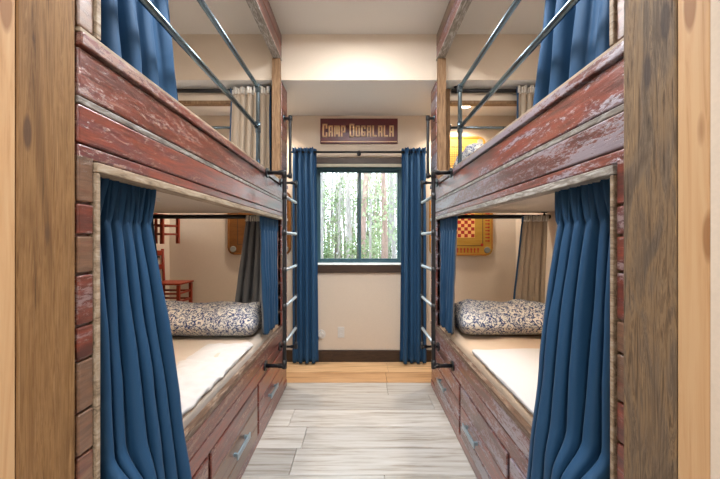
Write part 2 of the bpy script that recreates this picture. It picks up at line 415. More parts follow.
for a, c, yo in ((-fx + t, .024, .012), (-.024, fx - t, .034)):
    sh = MB(); q = .026; y0 = YW + yo; y1 = y0 + .02; zz0 = z0 + t * .6; zz1 = z1 - t
    sh.box(a, c, y0, y1, zz1 - q, zz1); sh.box(a, c, y0, y1, zz0, zz0 + q); sh.box(a, a + q, y0, y1, zz0 + q, zz1 - q); sh.box(c - q, c, y0, y1, zz0 + q, zz1 - q)
    so = sh.build('sash', M['frame'], win)
    MB().box(a + q, c - q, y0 + .008, y0 + .012, zz0 + q, zz1 - q).build('pane', M['glass'], so).location = (0, 0, 0)

# ------------------------------------------------------------------ bunks
def shiplap(mb, s, x0, x1, y0, y1, zs, bev=.004, gap=.003):
    for a, c in zip(zs, zs[1:]):
        mb.box(s * x0, s * x1, y0, y1, a + gap, c - gap, None, bev)
    mb.box(s * (x0 + .012), s * x1, y0, y1, zs[0], zs[-1], .0)
    return mb
def bunk(s):
    side = 'left' if s < 0 else 'right'
    OX = 2.0 if s < 0 else 1.65
    red = M['redL'] if s < 0 else M['redR']
    lab = ('wide built-in bunk bed clad in worn red boards, left of the aisle' if s < 0 else
           'built-in bunk bed clad in flaking pale-streaked red boards, right of the aisle')
    t = thing('bunk_bed', (s * FX, 1.8, 0), lab, 'bunk bed')
    B = lambda mb, x0, x1, *r, **k: mb.box(s * x0, s * x1, *r, **k)
    # base
    mb = MB(); B(mb, FX + .03, OX, FRONT + .01, YE, .0, .40); mb.build('base', M['ply'], t)
    mb = MB(); B(mb, FX, FX + .028, FRONT + .01, YE, .002, .058, bev=.003)
    B(mb, FX, FX + .028, FRONT + .01, YE, .385, .46, bev=.004); B(mb, FX, FX + .028, FRONT + .01, YE, .464, .548, bev=.004)
    B(mb, FX + .006, FX + .028, 2.70, YE, .058, .385, bev=.002); 
    for yy in (1.365, 2.02): B(mb, FX + .006, FX + .028, yy - .012, yy + .012, .058, .385, bev=.002)
    mb.build('front_panel', red, t)
    mb = MB(); B(mb, FX - .004, FX + .028, FRONT + .01, YE, .55, .578, tone=.4, bev=.004); mb.build('edge_trim', M['trimdark'], t)
    for i, (a, c, h) in enumerate(((.735, 1.350, 1.05), (1.380, 2.005, 1.70 if s < 0 else 1.79), (2.035, 2.69, 2.32 if s < 0 else 2.41))):
        d = MB()
        for z0, z1 in ((.064, .140), (.144, .262), (.266, .380)): B(d, FX - .005, FX + .026, a, c, z0, z1, bev=.004)
        B(d, FX + .004, FX + .024, a, c, .064, .380)
        do = d.build('drawer', red, t)
        hb = MB(); hx = FX - .034
        B(hb, hx, hx + .008, h - .095, h + .095, .190, .222, bev=.003)
        for yy in (h - .075, h + .075): B(hb, hx + .006, FX - .004, yy - .006, yy + .006, .198, .214)
        ho = hb.build('handle', M['pull'], do); ho.location = (0, 0, 0)
    # near end cladding with irregular boards, and far end cladding
    zs = [.58, .66, .80, .90, 1.02, 1.10, 1.22, 1.31, 1.385, 1.50]
    oy = .774 if s < 0 else .798
    near = MB(); shiplap(near, s, FX, FX + .03, FRONT + .01, oy - .002, zs); shiplap(near, s, FX, FX + .03, FRONT + .01, oy - .002, [1.788, 1.90, 2.0, 2.13, 2.25, 2.38, 2.5, 2.62, 2.79])
    near.build('near_end_panel', M['red'], t)
    far = MB(); shiplap(far, s, FX, FX + .035, YS + .003, YE, [.58, .70, .82, .94, 1.06, 1.18, 1.30, 1.42, 1.50]); shiplap(far, s, FX, FX + .035, YS + .003, YE, [1.788, 1.91, 2.03, 2.15, 2.27, 2.39, 2.51, 2.615])
    far.build('far_end_panel', red, t)
    # opening trims
    mb = MB(); B(mb, FX - .006, FX + .05, oy, oy + .012, .58, 1.462, tone=.5, bev=.003); mb.build('opening_trim', M['trimwood'], t)
    mb = MB(); B(mb, FX - .006, FX + .05, oy, oy + .014, 1.788, 2.775, tone=.5, bev=.003); mb.build('opening_trim', M['trimwood'], t)
    mb = MB(); B(mb, FX - .008, FX + .045, oy, YE, 1.463, 1.487, tone=.6, bev=.003); mb.build('opening_trim', M['trimwood'] if s < 0 else M['trimgrey'], t)
    # upper side rail
    mb = MB(); Y0 = FRONT + .01
    B(mb, FX, FX + .035, Y0, YE, 1.490, 1.520, bev=.004); B(mb, FX, FX + .035, Y0, YE, 1.524, 1.612, bev=.005)
    B(mb, FX, FX + .035, Y0, YE, 1.632, 1.742, bev=.005); B(mb, FX + .012, FX + .035, Y0, YE, 1.49, 1.745)
    mb.build('upper_side_rail', red, t)
    mb = MB(); B(mb, FX + .002, FX + .012, Y0, YE, 1.613, 1.631, tone=.2, bev=.003); mb.build('groove_strip', M['trimgrey'], t)
    mb = MB(); B(mb, FX - .010, FX + .045, Y0, YE, 1.746, 1.776, bev=.004); mb.build('cap_rail', red, t)
    mb = MB(); B(mb, FX - .004, FX + .05, Y0, YE, 1.777, 1.787, tone=.5, bev=.002); mb.build('cap_edge', M['trimwood'], t)
    mb = MB(); B(mb, FX + .036, OX, FRONT + .01, YE, 1.535, 1.60); mb.build('upper_deck', M['ply'], t)
    mb = MB(); B(mb, FX + .10, OX, YE - .04, YE, 1.602, 1.74); mb.build('end_board', M['post'], t)
    # top fascia under the ceiling
    mb = MB(); shiplap(mb, s, FX, FX + .03, Y0, YS - .002, [2.79, 2.895, 2.997]); mb.build('top_fascia', red, t)
    mb = MB(); B(mb, FX - .004, FX + .06, Y0, YS - .002, 2.776, 2.789, tone=.4, bev=.003); B(mb, FX + .032, FX + .044, Y0, YS - .002, 2.79, 2.86, tone=.3); mb.build('fascia_trim', M['trimgrey'], t)
    # far posts
    mb = MB(); B(mb, FX + .004, FX + .068, 2.60, YS - .002, 1.789, 2.775, tone=.6, bev=.003); mb.build('post', M['post'], t)
    mb = MB(); B(mb, FX + .04, FX + .155, 2.79, YE, 1.745, 2.615, tone=.6, bev=.003); mb.build('post', M['post'], t)
    mb = MB(); B(mb, FX + .157, OX, 2.80, YE, 2.515, 2.615, tone=.4, bev=.003); mb.build('end_header', M['wall'], t)
    mb = MB(); B(mb, FX + .157, OX, 2.79, YE, 2.485, 2.513, tone=.4, bev=.003); mb.build('header_trim', M['post'], t)
    # guard rail of black pipe
    gx, gy = .68, 2.155
    g = MB(); r = .0135
    g.tube([(s*gx, .80, 2.325), (s*gx, gy, 2.325), (s*gx, gy, 1.79)], r, rad=.025)
    g.tube([(s*gx, .80, 2.055), (s*gx, gy, 2.055)], r)
    for z in (2.325,): g.cyl((s*gx, gy - .035, z), (s*gx, gy + .015, z), .018); g.cyl((s*gx, gy, z - .035), (s*gx, gy, z + .016), .018)
    g.cyl((s*gx, gy - .035, 2.055), (s*gx, gy, 2.055), .018); g.cyl((s*gx, gy, 2.02), (s*gx, gy, 2.09), .018)
    g.cyl((s*gx, gy, 1.788), (s*gx, gy, 1.798), .034)
    for z in (2.325, 2.055): g.cyl((s*gx, .797, z), (s*gx, .806, z), .034)
    g.build('guard_rail', M['pipe'], t)
    g = MB(); g.tube([(s*(FX+.157), 2.82, 2.285), (s*(OX-.002), 2.82, 2.285)], .012); g.cyl((s*(FX+.157), 2.82, 2.285), (s*(FX+.165), 2.82, 2.285), .03)
    g.build('end_rail', M['pipe'], t)
    return t
bunk(-1); bunk(1)

def ladder(s):
    side = 'left' if s < 0 else 'right'
    px, y0, y1 = .508, 2.18, 2.57
    t = thing('bunk_ladder', (s*px, (y0+y1)/2, .44), 'black pipe ladder with pale steel rungs fixed to the %s bunk' % side, 'ladder')
    for y in (y0, y1):
        g = MB(); r = .0135 if y == y0 else .0095
        g.tube([(s*(FX-.012), y, 1.755), (s*px, y, 1.755), (s*px, y, .44), (s*(FX-.004), y, .44)], r, rad=.03)
        for z in (1.755, .44):
            g.cyl((s*px, y, z-.04 if z > 1 else z-.018), (s*px, y, z+.018 if z > 1 else z+.04), r+.003)
            g.cyl((s*(px-.012), y, z), (s*(px+.04), y, z), r+.003)
        for z in (.59, .84, 1.09, 1.345, 1.595): g.cyl((s*px, y, z-.022), (s*px, y, z+.022), r+.002)
        po = g.build('pole', M['iron'], t)
        MB().cyl((s*(FX-.0115), y, 1.755), (s*(FX-.020), y, 1.755), .034).build('flange', M['iron'], po).location = (0, 0, 0)
        MB().cyl((s*(FX-.0005), y, .44), (s*(FX-.010), y, .44), .034).build('flange', M['iron'], po).location = (0, 0, 0)
    for z in (.59, .84, 1.09, 1.345, 1.595):
        MB().cyl((s*px, y0+.012, z), (s*px, y1-.010, z), .0115).build('rung', M['rung'], t)
    h = thing('grab_handle', (s*.58, 2.70, 1.83), 'black pipe grab handle on the far end panel of the %s upper bunk' % side, 'handle')
    g = MB().tube([(s*(FX-.001), 2.72, 2.33), (s*.585, 2.72, 2.33), (s*.585, 2.72, 1.84), (s*(FX-.001), 2.72, 1.84)], .012, rad=.03)
    for z in (2.33, 1.84): g.cyl((s*.585, 2.72, z-.02), (s*.585, 2.72, z+.02), .017)
    g.build('bar', M['iron'], h)
    for z in (2.33, 1.84): MB().cyl((s*(FX-.0005), 2.72, z), (s*(FX-.009), 2.72, z), .030).build('flange', M['pipe'], h)
ladder(-1); ladder(1)

# ------------------------------------------------------------------ curtain rods
def rod(name, a, b, r, label, brackets, mount, grp=None):
    t = thing(name, ((a[0]+b[0])/2, (a[1]+b[1])/2, (a[2]+b[2])/2), label, 'curtain rod', grp)
    MB().cyl(a, b, r).build('pole', M['rod'], t)
    for k in brackets:
        p = Vector(a).lerp(Vector(b), k); q = p + Vector(mount)
        g = MB().cyl(q, p, .007); g.cyl(q, q - Vector(mount).normalized() * .006, .022); g.cyl(p - (Vector(b)-Vector(a)).normalized()*.01, p + (Vector(b)-Vector(a)).normalized()*.01, r+.004)
        g.build('bracket', M['rod'], t)
    return t
rod('curtain_rod', (-.72, 3.33, 2.21), (.72, 3.33, 2.21), .011, 'thin black curtain rod above the window', (.03, .5, .97), (0, YB - 3.33, 0))
rod('curtain_rod', (-.80, 2.765, 2.585), (-1.999, 2.765, 2.585), .016, 'black rod across the far end of the left upper bunk', (.05, .95), (0, 0, ZS - 2.585))
rod('curtain_rod', (.80, 2.765, 2.585), (1.649, 2.765, 2.585), .016, 'black rod across the far end of the right upper bunk', (.05, .95), (0, 0, ZS - 2.585))
rod('curtain_rod', (-.69, 2.765, 1.497), (-1.999, 2.765, 1.497), .018, 'black rod across the far end of the left lower bunk', (.05, .95), (0, 0, .038))
rod('curtain_rod', (.69, 2.765, 1.497), (1.649, 2.765, 1.497), .018, 'black rod across the far end of the right lower bunk', (.05, .95), (0, 0, .038))
for s, sd in ((-1, 'left'), (1, 'right')):
    rod('curtain_rod', (s*.70, .80, 1.510), (s*.70, 2.64, 1.510), .009, 'slim black curtain track under the front edge of the %s upper bunk' % sd, (.04, .5, .96), (0, 0, .025))
    rod('curtain_rod', (s*.755, .80, 2.965), (s*.755, 2.58, 2.965), .009, 'slim black curtain track on the ceiling inside the %s upper bunk' % sd, (.04, .5, .96), (0, 0, .035))

# ------------------------------------------------------------------ curtains
def curtain(top, bot, z1, z0, nf, amp, label, lining, side=1, seed=1, head=.09, atop=.5, path=None, grp=None, grow=1.0, nv=60, flop=0, name='curtain', gath=.35):
    """top / bot: ((x,y),(x,y)) ends of the cloth at its top and hem. side = which way the lining lies."""
    rnd = random.Random(seed); nu = nf * 16
    A, Bq = [Vector(p) for p in top]; C, D = [Vector(p) for p in bot]
    dirv = (Bq - A).normalized(); nrm = Vector((-dirv.y, dirv.x)) * side
    ph = rnd.random() * 6; offs = rnd.random() * 50
    def P(u, t):
        s = t ** grow
        uw = u + .035 * noise.noise(Vector((u * 3.1 + offs, t * .8, offs))) * min(1, 4 * u, 4 * (1 - u)) * 2
        a = A.lerp(Bq, uw); c = C.lerp(D, uw)
        p = a.lerp(c, s)
        hz = t * (z1 - z0)
        if hz < head: am = amp * (atop - (atop - gath) * (hz / head) ** 1.5)
        else: am = amp * (gath + (1 - gath) * min(1, ((hz - head) / .45)) ** .6)
        w_ = uw * nf * 2 * PI + ph + .7 * noise.noise(Vector((offs, t * 1.5, u * 2)))
        f_ = math.sin(w_)
        f_ = math.copysign(abs(f_) ** .8, f_)
        var = .62 + .95 * noise.noise(Vector((u * nf * .9, offs, t * .6)))
        off = am * var * f_
        if hz < head: off += am * .75 * math.sin(w_ * 3 + .5)
        al = -am * .16 * math.sin(2 * w_)
        off += .006 * noise.noise(Vector((u * 9, t * 6, offs))) * min(1, hz * 5)
        p = p + nrm * off + dirv * al
        if path: p.x += path(t, u)
        z = z1 - hz
        if flop: z += flop * f_ * max(0, 1 - hz / .05)
        return Vector((p.x, p.y, z))
    def sheet(u0, u1, off, ta, tb, n_v):
        bm = bmesh.new(); G = []
        for i in range(nu + 1):
            u = u0 + (u1 - u0) * i / nu; colu = []
            for j in range(n_v + 1):
                t = ta + (tb - ta) * j / n_v; p = P(u, t)
                if off:
                    du = P(min(1, u + .003), t) - P(max(0, u - .003), t); dt = P(u, min(1, t + .01)) - P(u, max(0, t - .01))
                    nn = du.cross(dt).normalized()
                    if (nn.x * nrm.x + nn.y * nrm.y) < 0 and False: nn = -nn
                    p = p + nn * off
                colu.append(bm.verts.new(p))
            G.append(colu)
        for i in range(nu):
            for j in range(n_v):
                f = bm.faces.new((G[i][j], G[i+1][j], G[i+1][j+1], G[i][j+1])); f.smooth = True
        return bm
    def obj(nm, bm, m, parent=None):
        me = bpy.data.meshes.new(nm); bm.to_mesh(me); bm.free(); me.materials.append(m)
        o = bpy.data.objects.new(nm, me); COL.objects.link(o)
        if parent: o.parent = parent
        sd = o.modifiers.new('thickness', 'SOLIDIFY'); sd.thickness = .002; sd.offset = 0
        return o
    o = obj(name, sheet(0, 1, 0, 0, 1, nv), M['blue']); tag(o, label, 'curtain', grp)
    # du x dt for side=+1 points along: test at centre which sign is the lining side
    du = dirv.to_3d(); dt = Vector((0, 0, -1)); sg = 1 if du.cross(dt).to_2d().dot(nrm) > 0 else -1
    if lining:
        obj('lining', sheet(.03, .97, sg * .0045, (head * 1.1 / (z1 - z0)) if not flop else .0, .992, nv), lining, o)
        if flop: obj('heading_tape', sheet(.02, .98, sg * .007, 0.0, .045 / (z1 - z0), 3), M['tape'], o)
    return o

def swing(s, z1, z0):
    """the doorway edge of the cloth hangs straight and only swings out over the bed rail low down"""
    def f(t, u):
        z = z1 - t * (z1 - z0); lin = .705 - .113 * t ** .8
        k = min(1, max(0, (.73 - z) / .14)); k = k * k * (3 - 2 * k)
        tgt = .700 - .108 * k
        wt = max(0, 1 - u * 1.6)
        return s * (tgt - lin) * wt
    return f
# near lower curtains, pulled to the doorway end and draped over the bed front
for s, sd in ((-1, 'left'), (1, 'right')):
    yb = 1.055 if s < 0 else 1.14
    yt = 1.045 if s < 0 else 1.10
    curtain(((s*.705, .815 if s < 0 else .84), (s*.705, yt)), ((s*.592, .80 if s < 0 else .83), (s*.592, yb)), 1.50, .46 if s < 0 else .36, 6, .042,
            'blue curtain gathered at the doorway end of the %s lower bunk' % sd, M['liningG'], side=-s*-1 if False else (1 if s < 0 else -1), seed=3 + s,
            head=.14, atop=.75, gath=.28, grow=(1.15 if s < 0 else .85), path=swing(s, 1.50, .46 if s < 0 else .36))
    # near upper
    curtain(((s*.775, .83), (s*.775, 1.22)), ((s*.775, .82), (s*.775, 1.42)), 2.96, 1.81, 5, .036,
            'blue curtain gathered at the doorway end of the %s upper bunk' % sd, M['liningG'], side=(1 if s < 0 else -1), seed=13 + s, gath=.5, grow=1.6)
    # far lower, by the ladder
    curtain(((s*.676, 2.20), (s*.676, 2.64)), ((s*.680, 2.33), (s*.678, 2.63)), 1.461, .606, 6, .022,
            'blue curtain gathered behind the ladder of the %s lower bunk' % sd, M['liningG'], side=(1 if s < 0 else -1), seed=23 + s, gath=.45)
# side check: for a run along +Y the normal (-dy,dx) is (-1,0)
# far end curtains, seen from their lined side
curtain(((-.75, 2.73), (-1.09, 2.73)), ((-.75, 2.73), (-1.12, 2.73)), 2.585, 1.64, 6, .026, 'beige lined curtain gathered at the aisle end of the left upper bunk foot rod', M['liningB'], side=1, seed=31, flop=.012, head=.05, atop=.8, gath=.6)
curtain(((-.77, 2.715), (-.95, 2.715)), ((-.75, 2.715), (-1.07, 2.715)), 1.50, .64, 4, .026, 'grey lined curtain flaring behind the pillow of the left lower bunk', M['liningG'], side=1, seed=33, flop=.006, head=.05, atop=.8, gath=.6)
curtain(((-1.76, 2.725), (-1.97, 2.725)), ((-1.66, 2.725), (-1.96, 2.725)), 1.50, .64, 4, .022, 'blue curtain at the wall end of the left lower bunk foot rod', None, side=1, seed=35, head=.05)
curtain(((1.39, 2.72), (1.60, 2.72)), ((1.30, 2.72), (1.57, 2.72)), 1.50, .64, 5, .024, 'beige lined curtain at the wall end of the right lower bunk foot rod', M['liningB'], side=-1, seed=37, flop=.006, head=.05, atop=.8, gath=.6)
curtain(((1.34, 2.72), (1.61, 2.72)), ((1.33, 2.72), (1.60, 2.72)), 2.585, 1.64, 5, .026, 'beige lined curtain at the wall end of the right upper bunk foot rod', M['liningB'], side=-1, seed=39, flop=.014, head=.05, atop=.8, gath=.6)
# window curtains
curtain(((-.69, 3.33), (-.45, 3.33)), ((-.70, 3.33), (-.43, 3.33)), 2.25, .02, 4, .040, 'blue curtain left of the window', None, side=1, seed=41, head=.04, atop=1, gath=.95)
curtain(((.45, 3.33), (.69, 3.33)), ((.43, 3.33), (.70, 3.33)), 2.25, .02, 4, .040, 'blue curtain right of the window', None, side=1, seed=43, head=.04, atop=1, gath=.95)

# ------------------------------------------------------------------ bedding
def slab(name, x0, x1, y0, y1, z0, z1, m, label, cat, r=.05, wob=.006, seed=0, fuzz=0, res=.04):
    """soft-edged mattress / blanket slab"""
    if x0 > x1: x0, x1 = x1, x0
    bm = bmesh.new(); nx = max(4, int((x1-x0)/res)); ny = max(4, int((y1-y0)/res)); nz = 6
    bmesh.ops.create_cube(bm, size=1)
    bmesh.ops.subdivide_edges(bm, edges=[e for e in bm.edges if abs(e.verts[0].co.x-e.verts[1].co.x) > .5], cuts=nx, use_grid_fill=True)
    bmesh.ops.subdivide_edges(bm, edges=[e for e in bm.edges if abs(e.verts[0].co.y-e.verts[1].co.y) > .5], cuts=ny, use_grid_fill=True)
    bmesh.ops.subdivide_edges(bm, edges=[e for e in bm.edges if abs(e.verts[0].co.z-e.verts[1].co.z) > .5], cuts=nz, use_grid_fill=True)
    cx, cy, cz = (x0+x1)/2, (y0+y1)/2, (z0+z1)/2; hx, hy, hz = (x1-x0)/2, (y1-y0)/2, (z1-z0)/2
    for v in bm.verts:
        p = Vector((v.co.x*2*hx, v.co.y*2*hy, v.co.z*2*hz))
        q = Vector((max(-hx+r, min(hx-r, p.x)), max(-hy+r, min(hy-r, p.y)), max(-hz+r, min(hz-r, p.z))))
        d = p - q
        if d.length > 1e-6: p = q + d.normalized() * min(r, d.length)
        top = 1 if p.z > 0 else 0
        k = wob * noise.noise(Vector((p.x*5+seed, p.y*4, seed))) + fuzz * noise.noise(Vector((p.x*22, p.y*22, p.z*22+seed)))
        if p.z > -hz * .5: p.z += k - wob
        if abs(p.x) > hx - r * .6 and top: p.x += math.copysign(-abs(k), p.x)
        v.co = p + Vector((cx, cy, cz))
    for f in bm.faces: f.smooth = True
    me = bpy.data.meshes.new(name); bm.to_mesh(me); bm.free(); me.materials.append(m)
    o = bpy.data.objects.new(name, me); COL.objects.link(o)
    if label: tag(o, label, cat)
    ss = o.modifiers.new('smooth', 'SUBSURF'); ss.levels = 1; ss.render_levels = 1
    return o
slab('mattress', -.715, -1.985, .80, 2.70, .402, .600, M['sheetc'], 'white covered mattress of the left lower bunk', 'mattress', wob=.010, fuzz=.010, seed=2)
slab('mattress', .715, 1.635, .80, 2.70, .402, .600, M['sheetp'], 'white covered mattress of the right lower bunk', 'mattress', wob=.012, fuzz=.005, seed=5)
slab('blanket', -.718, -1.03, .83, 2.18, .572, .609, M['sheet'], 'fluffy white throw along the aisle edge of the left lower bunk', 'blanket', r=.015, wob=.010, fuzz=.014, seed=21, res=.018)
slab('blanket', .716, 1.625, .83, 2.05, .575, .612, M['sheet'], 'thin white blanket spread over the near part of the right lower bunk', 'blanket', r=.014, wob=.008, fuzz=.006, seed=15)
slab('mattress', -.80, -1.985, .80, 2.68, 1.602, 1.80, M['sheet'], 'mattress of the left upper bunk behind the red side rail', 'mattress', seed=8)
slab('mattress', .80, 1.635, .80, 2.68, 1.602, 1.80, M['sheet'], 'mattress of the right upper bunk behind the red side rail', 'mattress', seed=9)
slab('blanket', -.735, -1.5, 1.20, 1.62, 1.803, 1.905, M['cream'], 'cream blanket folded on the left upper bunk behind its rail', 'blanket', r=.045, wob=.02, fuzz=.006, seed=4)
slab('blanket', -.750, -1.2, .83, 1.375, .619, .668, M['floral'], 'blue floral blanket corner behind the near curtain of the left lower bunk', 'blanket', r=.024, wob=.006, seed=6)

def pillow(cx, cy, cz, L, W, H, m, label, rot=(0, 0, 0), seed=0):
    bm = bmesh.new(); n = 44; k = 26; layers = []
    for sgn in (1, -1):
        G = []
        for i in range(n + 1):
            r_ = []
            for j in range(k + 1):
                u = -1 + 2 * i / n; v = -1 + 2 * j / k
                e = max(0, (1 - abs(u) ** 14)) ** .5 * max(0, (1 - abs(v) ** 2.6)) ** .72
                x = u * L / 2 * (1 - .05 * (1 - abs(v))*abs(u) ) ; y = v * W / 2 * (1 - .07 * (1 - v*v)*0 - .04 * (1 - u * u))
                z = sgn * H / 2 * e + (.050 if sgn > 0 else .004) * noise.noise(Vector((u * 2.4 + seed, v * 1.6, sgn))) * e + .005 * noise.noise(Vector((u * 14 + seed, v * 8, sgn))) * e
                if sgn < 0: z = max(z, -H * .42)
                r_.append((x, y, z))
            G.append(r_)
        layers.append(G)
    vt = [[bm.verts.new(p) for p in r_] for r_ in layers[0]]
    vb = [[vt[i][j] if i in (0, n) or j in (0, k) else bm.verts.new(layers[1][i][j]) for j in range(k + 1)] for i in range(n + 1)]
    for i in range(n):
        for j in range(k):
            f = bm.faces.new((vt[i][j], vt[i+1][j], vt[i+1][j+1], vt[i][j+1])); f.smooth = True
            q = (vb[i][j+1], vb[i+1][j+1], vb[i+1][j], vb[i][j])
            try: f = bm.faces.new(q); f.smooth = True
            except Exception: pass
    bmesh.ops.recalc_face_normals(bm, faces=bm.faces)
    me = bpy.data.meshes.new('pillow'); bm.to_mesh(me); bm.free(); me.materials.append(m)
    o = bpy.data.objects.new('pillow', me); COL.objects.link(o); o.location = (cx, cy, cz); o.rotation_euler = rot
    tag(o, label, 'pillow'); return o
pillow(-1.215, 2.45,   .698, .99, .52, .235, M['floral'], 'blue and white floral pillow at the far end of the left lower bunk', (0, 0, 0), 1)
pillow(1.15, 2.47, .698, .86, .50, .225, M['floral'], 'blue and white floral pillow at the far end of the right lower bunk', (0, 0, 0), 5)
pillow(1.12, 2.46, 1.905, .70, .36, .24, M['floral'], 'floral pillow at the far end of the right upper bunk, behind the guard rail', (0, 0, 0), 9)

# ------------------------------------------------------------------ sign
sg = thing('wall_sign', (0, YB - .02, 2.32), 'dark red wooden sign reading CAMP OOGALALA above the window', 'sign')
MB().box(-.41, .41, YB - .022, YB - .001, 2.318, 2.582, .5, .002).build('board', M['sign'], sg)
def letters():
    L = {'C': [(0,0,0,1),(0,1,1,1),(0,0,1,0),(1,.72,1,1),(1,0,1,.28)], 'A': [(0,0,0,1),(1,0,1,1),(0,1,1,1),(0,.42,1,.42)],
         'M': [(0,0,0,1),(.5,.25,.5,1),(1,0,1,1),(0,1,1,1)], 'P': [(0,0,0,1),(0,1,1,1),(1,.42,1,1),(0,.42,1,.42)],
         'O': [(0,0,0,1),(1,0,1,1),(0,1,1,1),(0,0,1,0)], 'G': [(0,0,0,1),(0,1,1,1),(0,0,1,0),(1,0,1,.38),(.62,.38,1,.38),(1,.80,1,1)],
         'L': [(0,0,0,1),(0,0,1,0)]}
    m = MB(); x = -.387; th = .0165
    for i, ch in enumerate('CAMP OOGALALA'):
        if ch == ' ': x += .030; continue
        big = i in (0, 5); w_ = .047 if not big else .052
        if ch == 'M': w_ = .060
        h_ = .142 if big else .118; zb = 2.388 - (.006 if big else 0)
        for (a, b_, c, d) in L[ch]:
            x0, x1 = x + min(a, c) * (w_ - th), x + max(a, c) * (w_ - th) + th
            z0, z1 = zb + min(b_, d) * (h_ - th), zb + max(b_, d) * (h_ - th) + th
            m.box(x0, x1, YB - .0265, YB - .0225, z0, z1, .5, .0008)
        x += w_ + .0125
    return m
letters().build('lettering', M['gold'], sg)
MB().box(-.40, .40, YB - .0245, YB - .0222, 2.332, 2.340, .5).build('painted_line', M['gold'], sg)

# wall plates below the window
t = thing('wall_outlet', (-.19, YB, .27), 'white rectangular outlet plate on the wall below the window', 'outlet')
MB().box(-.226, -.156, YB - .007, YB - .0005, .255, .370, .5, .003).build('cover_plate', M['white'], t)
for z in (.29, .335): MB().box(-.205, -.177, YB - .0095, YB - .0072, z - .012, z + .012, .5, .002).build('socket', M['white'], t)
t = thing('wall_fitting', (-.405, YB, .29), 'white round knob on the wall beside the outlet plate', 'wall plate')
MB().cyl((-.405, YB - .0005, .292), (-.405, YB - .008, .292), .050, n=28).build('cover_plate', M['white'], t)
MB().cyl((-.405, YB - .0082, .292), (-.405, YB - .040, .292), .026, .022, n=24).build('knob', M['white'], t)

# ------------------------------------------------------------------ game boards
def rrect(mb, cx, cz, w_, h_, y0, y1, r, n=6):
    pts = []
    for (sx, sz, a0) in ((1,1,0),(-1,1,PI/2),(-1,-1,PI),(1,-1,1.5*PI)):
        for i in range(n + 1):
            a = a0 + PI/2*i/n; pts.append((cx + sx*(w_/2-r) + r*math.cos(a), cz + sz*(h_/2-r) + r*math.sin(a)))
    F = [mb.bm.verts.new((p[0], y0, p[1])) for p in pts]; K = [mb.bm.verts.new((p[0], y1, p[1])) for p in pts]
    mb.bm.faces.new(F[::-1]); mb.bm.faces.new(K)
    for i in range(len(pts)): mb.bm.faces.new((F[i], F[(i+1)%len(pts)], K[(i+1)%len(pts)], K[i]))
    bmesh.ops.recalc_face_normals(mb.bm, faces=mb.bm.faces)
def ring(mb, cx, cz, r0, r1, y, n=28):
    for i in range(n):
        a, c = 2*PI*i/n, 2*PI*(i+1)/n
        mb.bm.faces.new([mb.bm.verts.new(p) for p in ((cx+r0*math.cos(a), y, cz+r0*math.sin(a)), (cx+r1*math.cos(a), y, cz+r1*math.sin(a)), (cx+r1*math.cos(c), y, cz+r1*math.sin(c)), (cx+r0*math.cos(c), y, cz+r0*math.sin(c)))])
def board(cx, cz, S_, m, label, checker=True, grid=False, rim=None):
    t = thing('game_board', (cx, YB, cz - S_/2), label, 'game board')
    mb = MB(); rrect(mb, cx, cz, S_, S_, YB - .022, YB - .001, .07); mb.build('board', m, t)
    yf = YB - .0232; h = S_/2
    rm = MB()   # rim lying on the board edge
    e = .018
    for q in ((cx-h+.07, cx+h-.07, cz+h-e, cz+h), (cx-h+.07, cx+h-.07, cz-h, cz-h+e), (cx-h, cx-h+e, cz-h+.07, cz+h-.07), (cx+h-e, cx+h, cz-h+.07, cz+h-.07)):
        rm.box(q[0], q[1], YB - .030, YB - .0222, q[2], q[3], .5, .002)
    rm.build('rim', rim or M['gb_edge'], t)
    ln = MB(); k = h - .105; y0, y1 = YB - .0236, YB - .0222
    for q in ((cx-k, cx+k, cz+k-.003, cz+k+.003), (cx-k, cx+k, cz-k-.003, cz-k+.003), (cx-k-.003, cx-k+.003, cz-k, cz+k), (cx+k-.003, cx+k+.003, cz-k, cz+k)): ln.box(q[0], q[1], y0, y1, q[2], q[3])
    if grid:
        for i in range(-6, 7):
            ln.box(cx-k, cx+k, y0, y1, cz+i*k/6.5-.002, cz+i*k/6.5+.002); ln.box(cx+i*k/6.5-.002, cx+i*k/6.5+.002, y0, y1, cz-k, cz+k)
    ln.build('line_work', M['gb_dark'], t)
    if checker:
        q = .0355
        MB().box(cx-4*q-.004, cx+4*q+.004, YB-.0229, YB-.0221, cz-4*q-.004, cz+4*q+.004).build('checker_field', M['gb_pale'], t)
        c = MB()
        for i in range(8):
            for j in range(8):
                if (i+j) % 2: c.box(cx+(i-4)*q, cx+(i-3)*q, y0, y1, cz+(j-4)*q, cz+(j-3)*q)
        # red arrow marks along the four sides
        for i in range(-5, 6):
            for a, b_ in ((cx+i*.036, cz-h+.055), (cx+i*.036, cz+h-.055)): c.box(a-.005, a+.005, y0, y1, b_-.024, b_+.024); c.box(a-.010, a+.010, y0-.0003, y1, b_+.008, b_+.020)
            for a, b_ in ((cx-h+.055, cz+i*.036), (cx+h-.055, cz+i*.036)): c.box(a-.024, a+.024, y0, y1, b_-.005, b_+.005); c.box(a+.008, a+.020, y0-.0003, y1, b_-.010, b_+.010)
        for a in (-1, 1):
            for b_ in (-1, 1): c.cyl((cx+a*(k-.008), y1, cz+b_*(k-.008)), (cx+a*(k-.008), y0-.0006, cz+b_*(k-.008)), .016)
        c.build('painted_squares', M['gb_red'], t)
    for a in (-1, 1):
        for b_ in (-1, 1):
            p = MB(); p.cyl((cx+a*(h-.058), YB-.0222, cz+b_*(h-.058)), (cx+a*(h-.058), YB-.031, cz+b_*(h-.058)), .033, .028, n=24); p.build('pocket', M['net'], t)
    return t
board(1.08, 1.465, .67, M['gb_yellow'], 'yellow game board with red checker squares on the wall behind the right lower bunk')
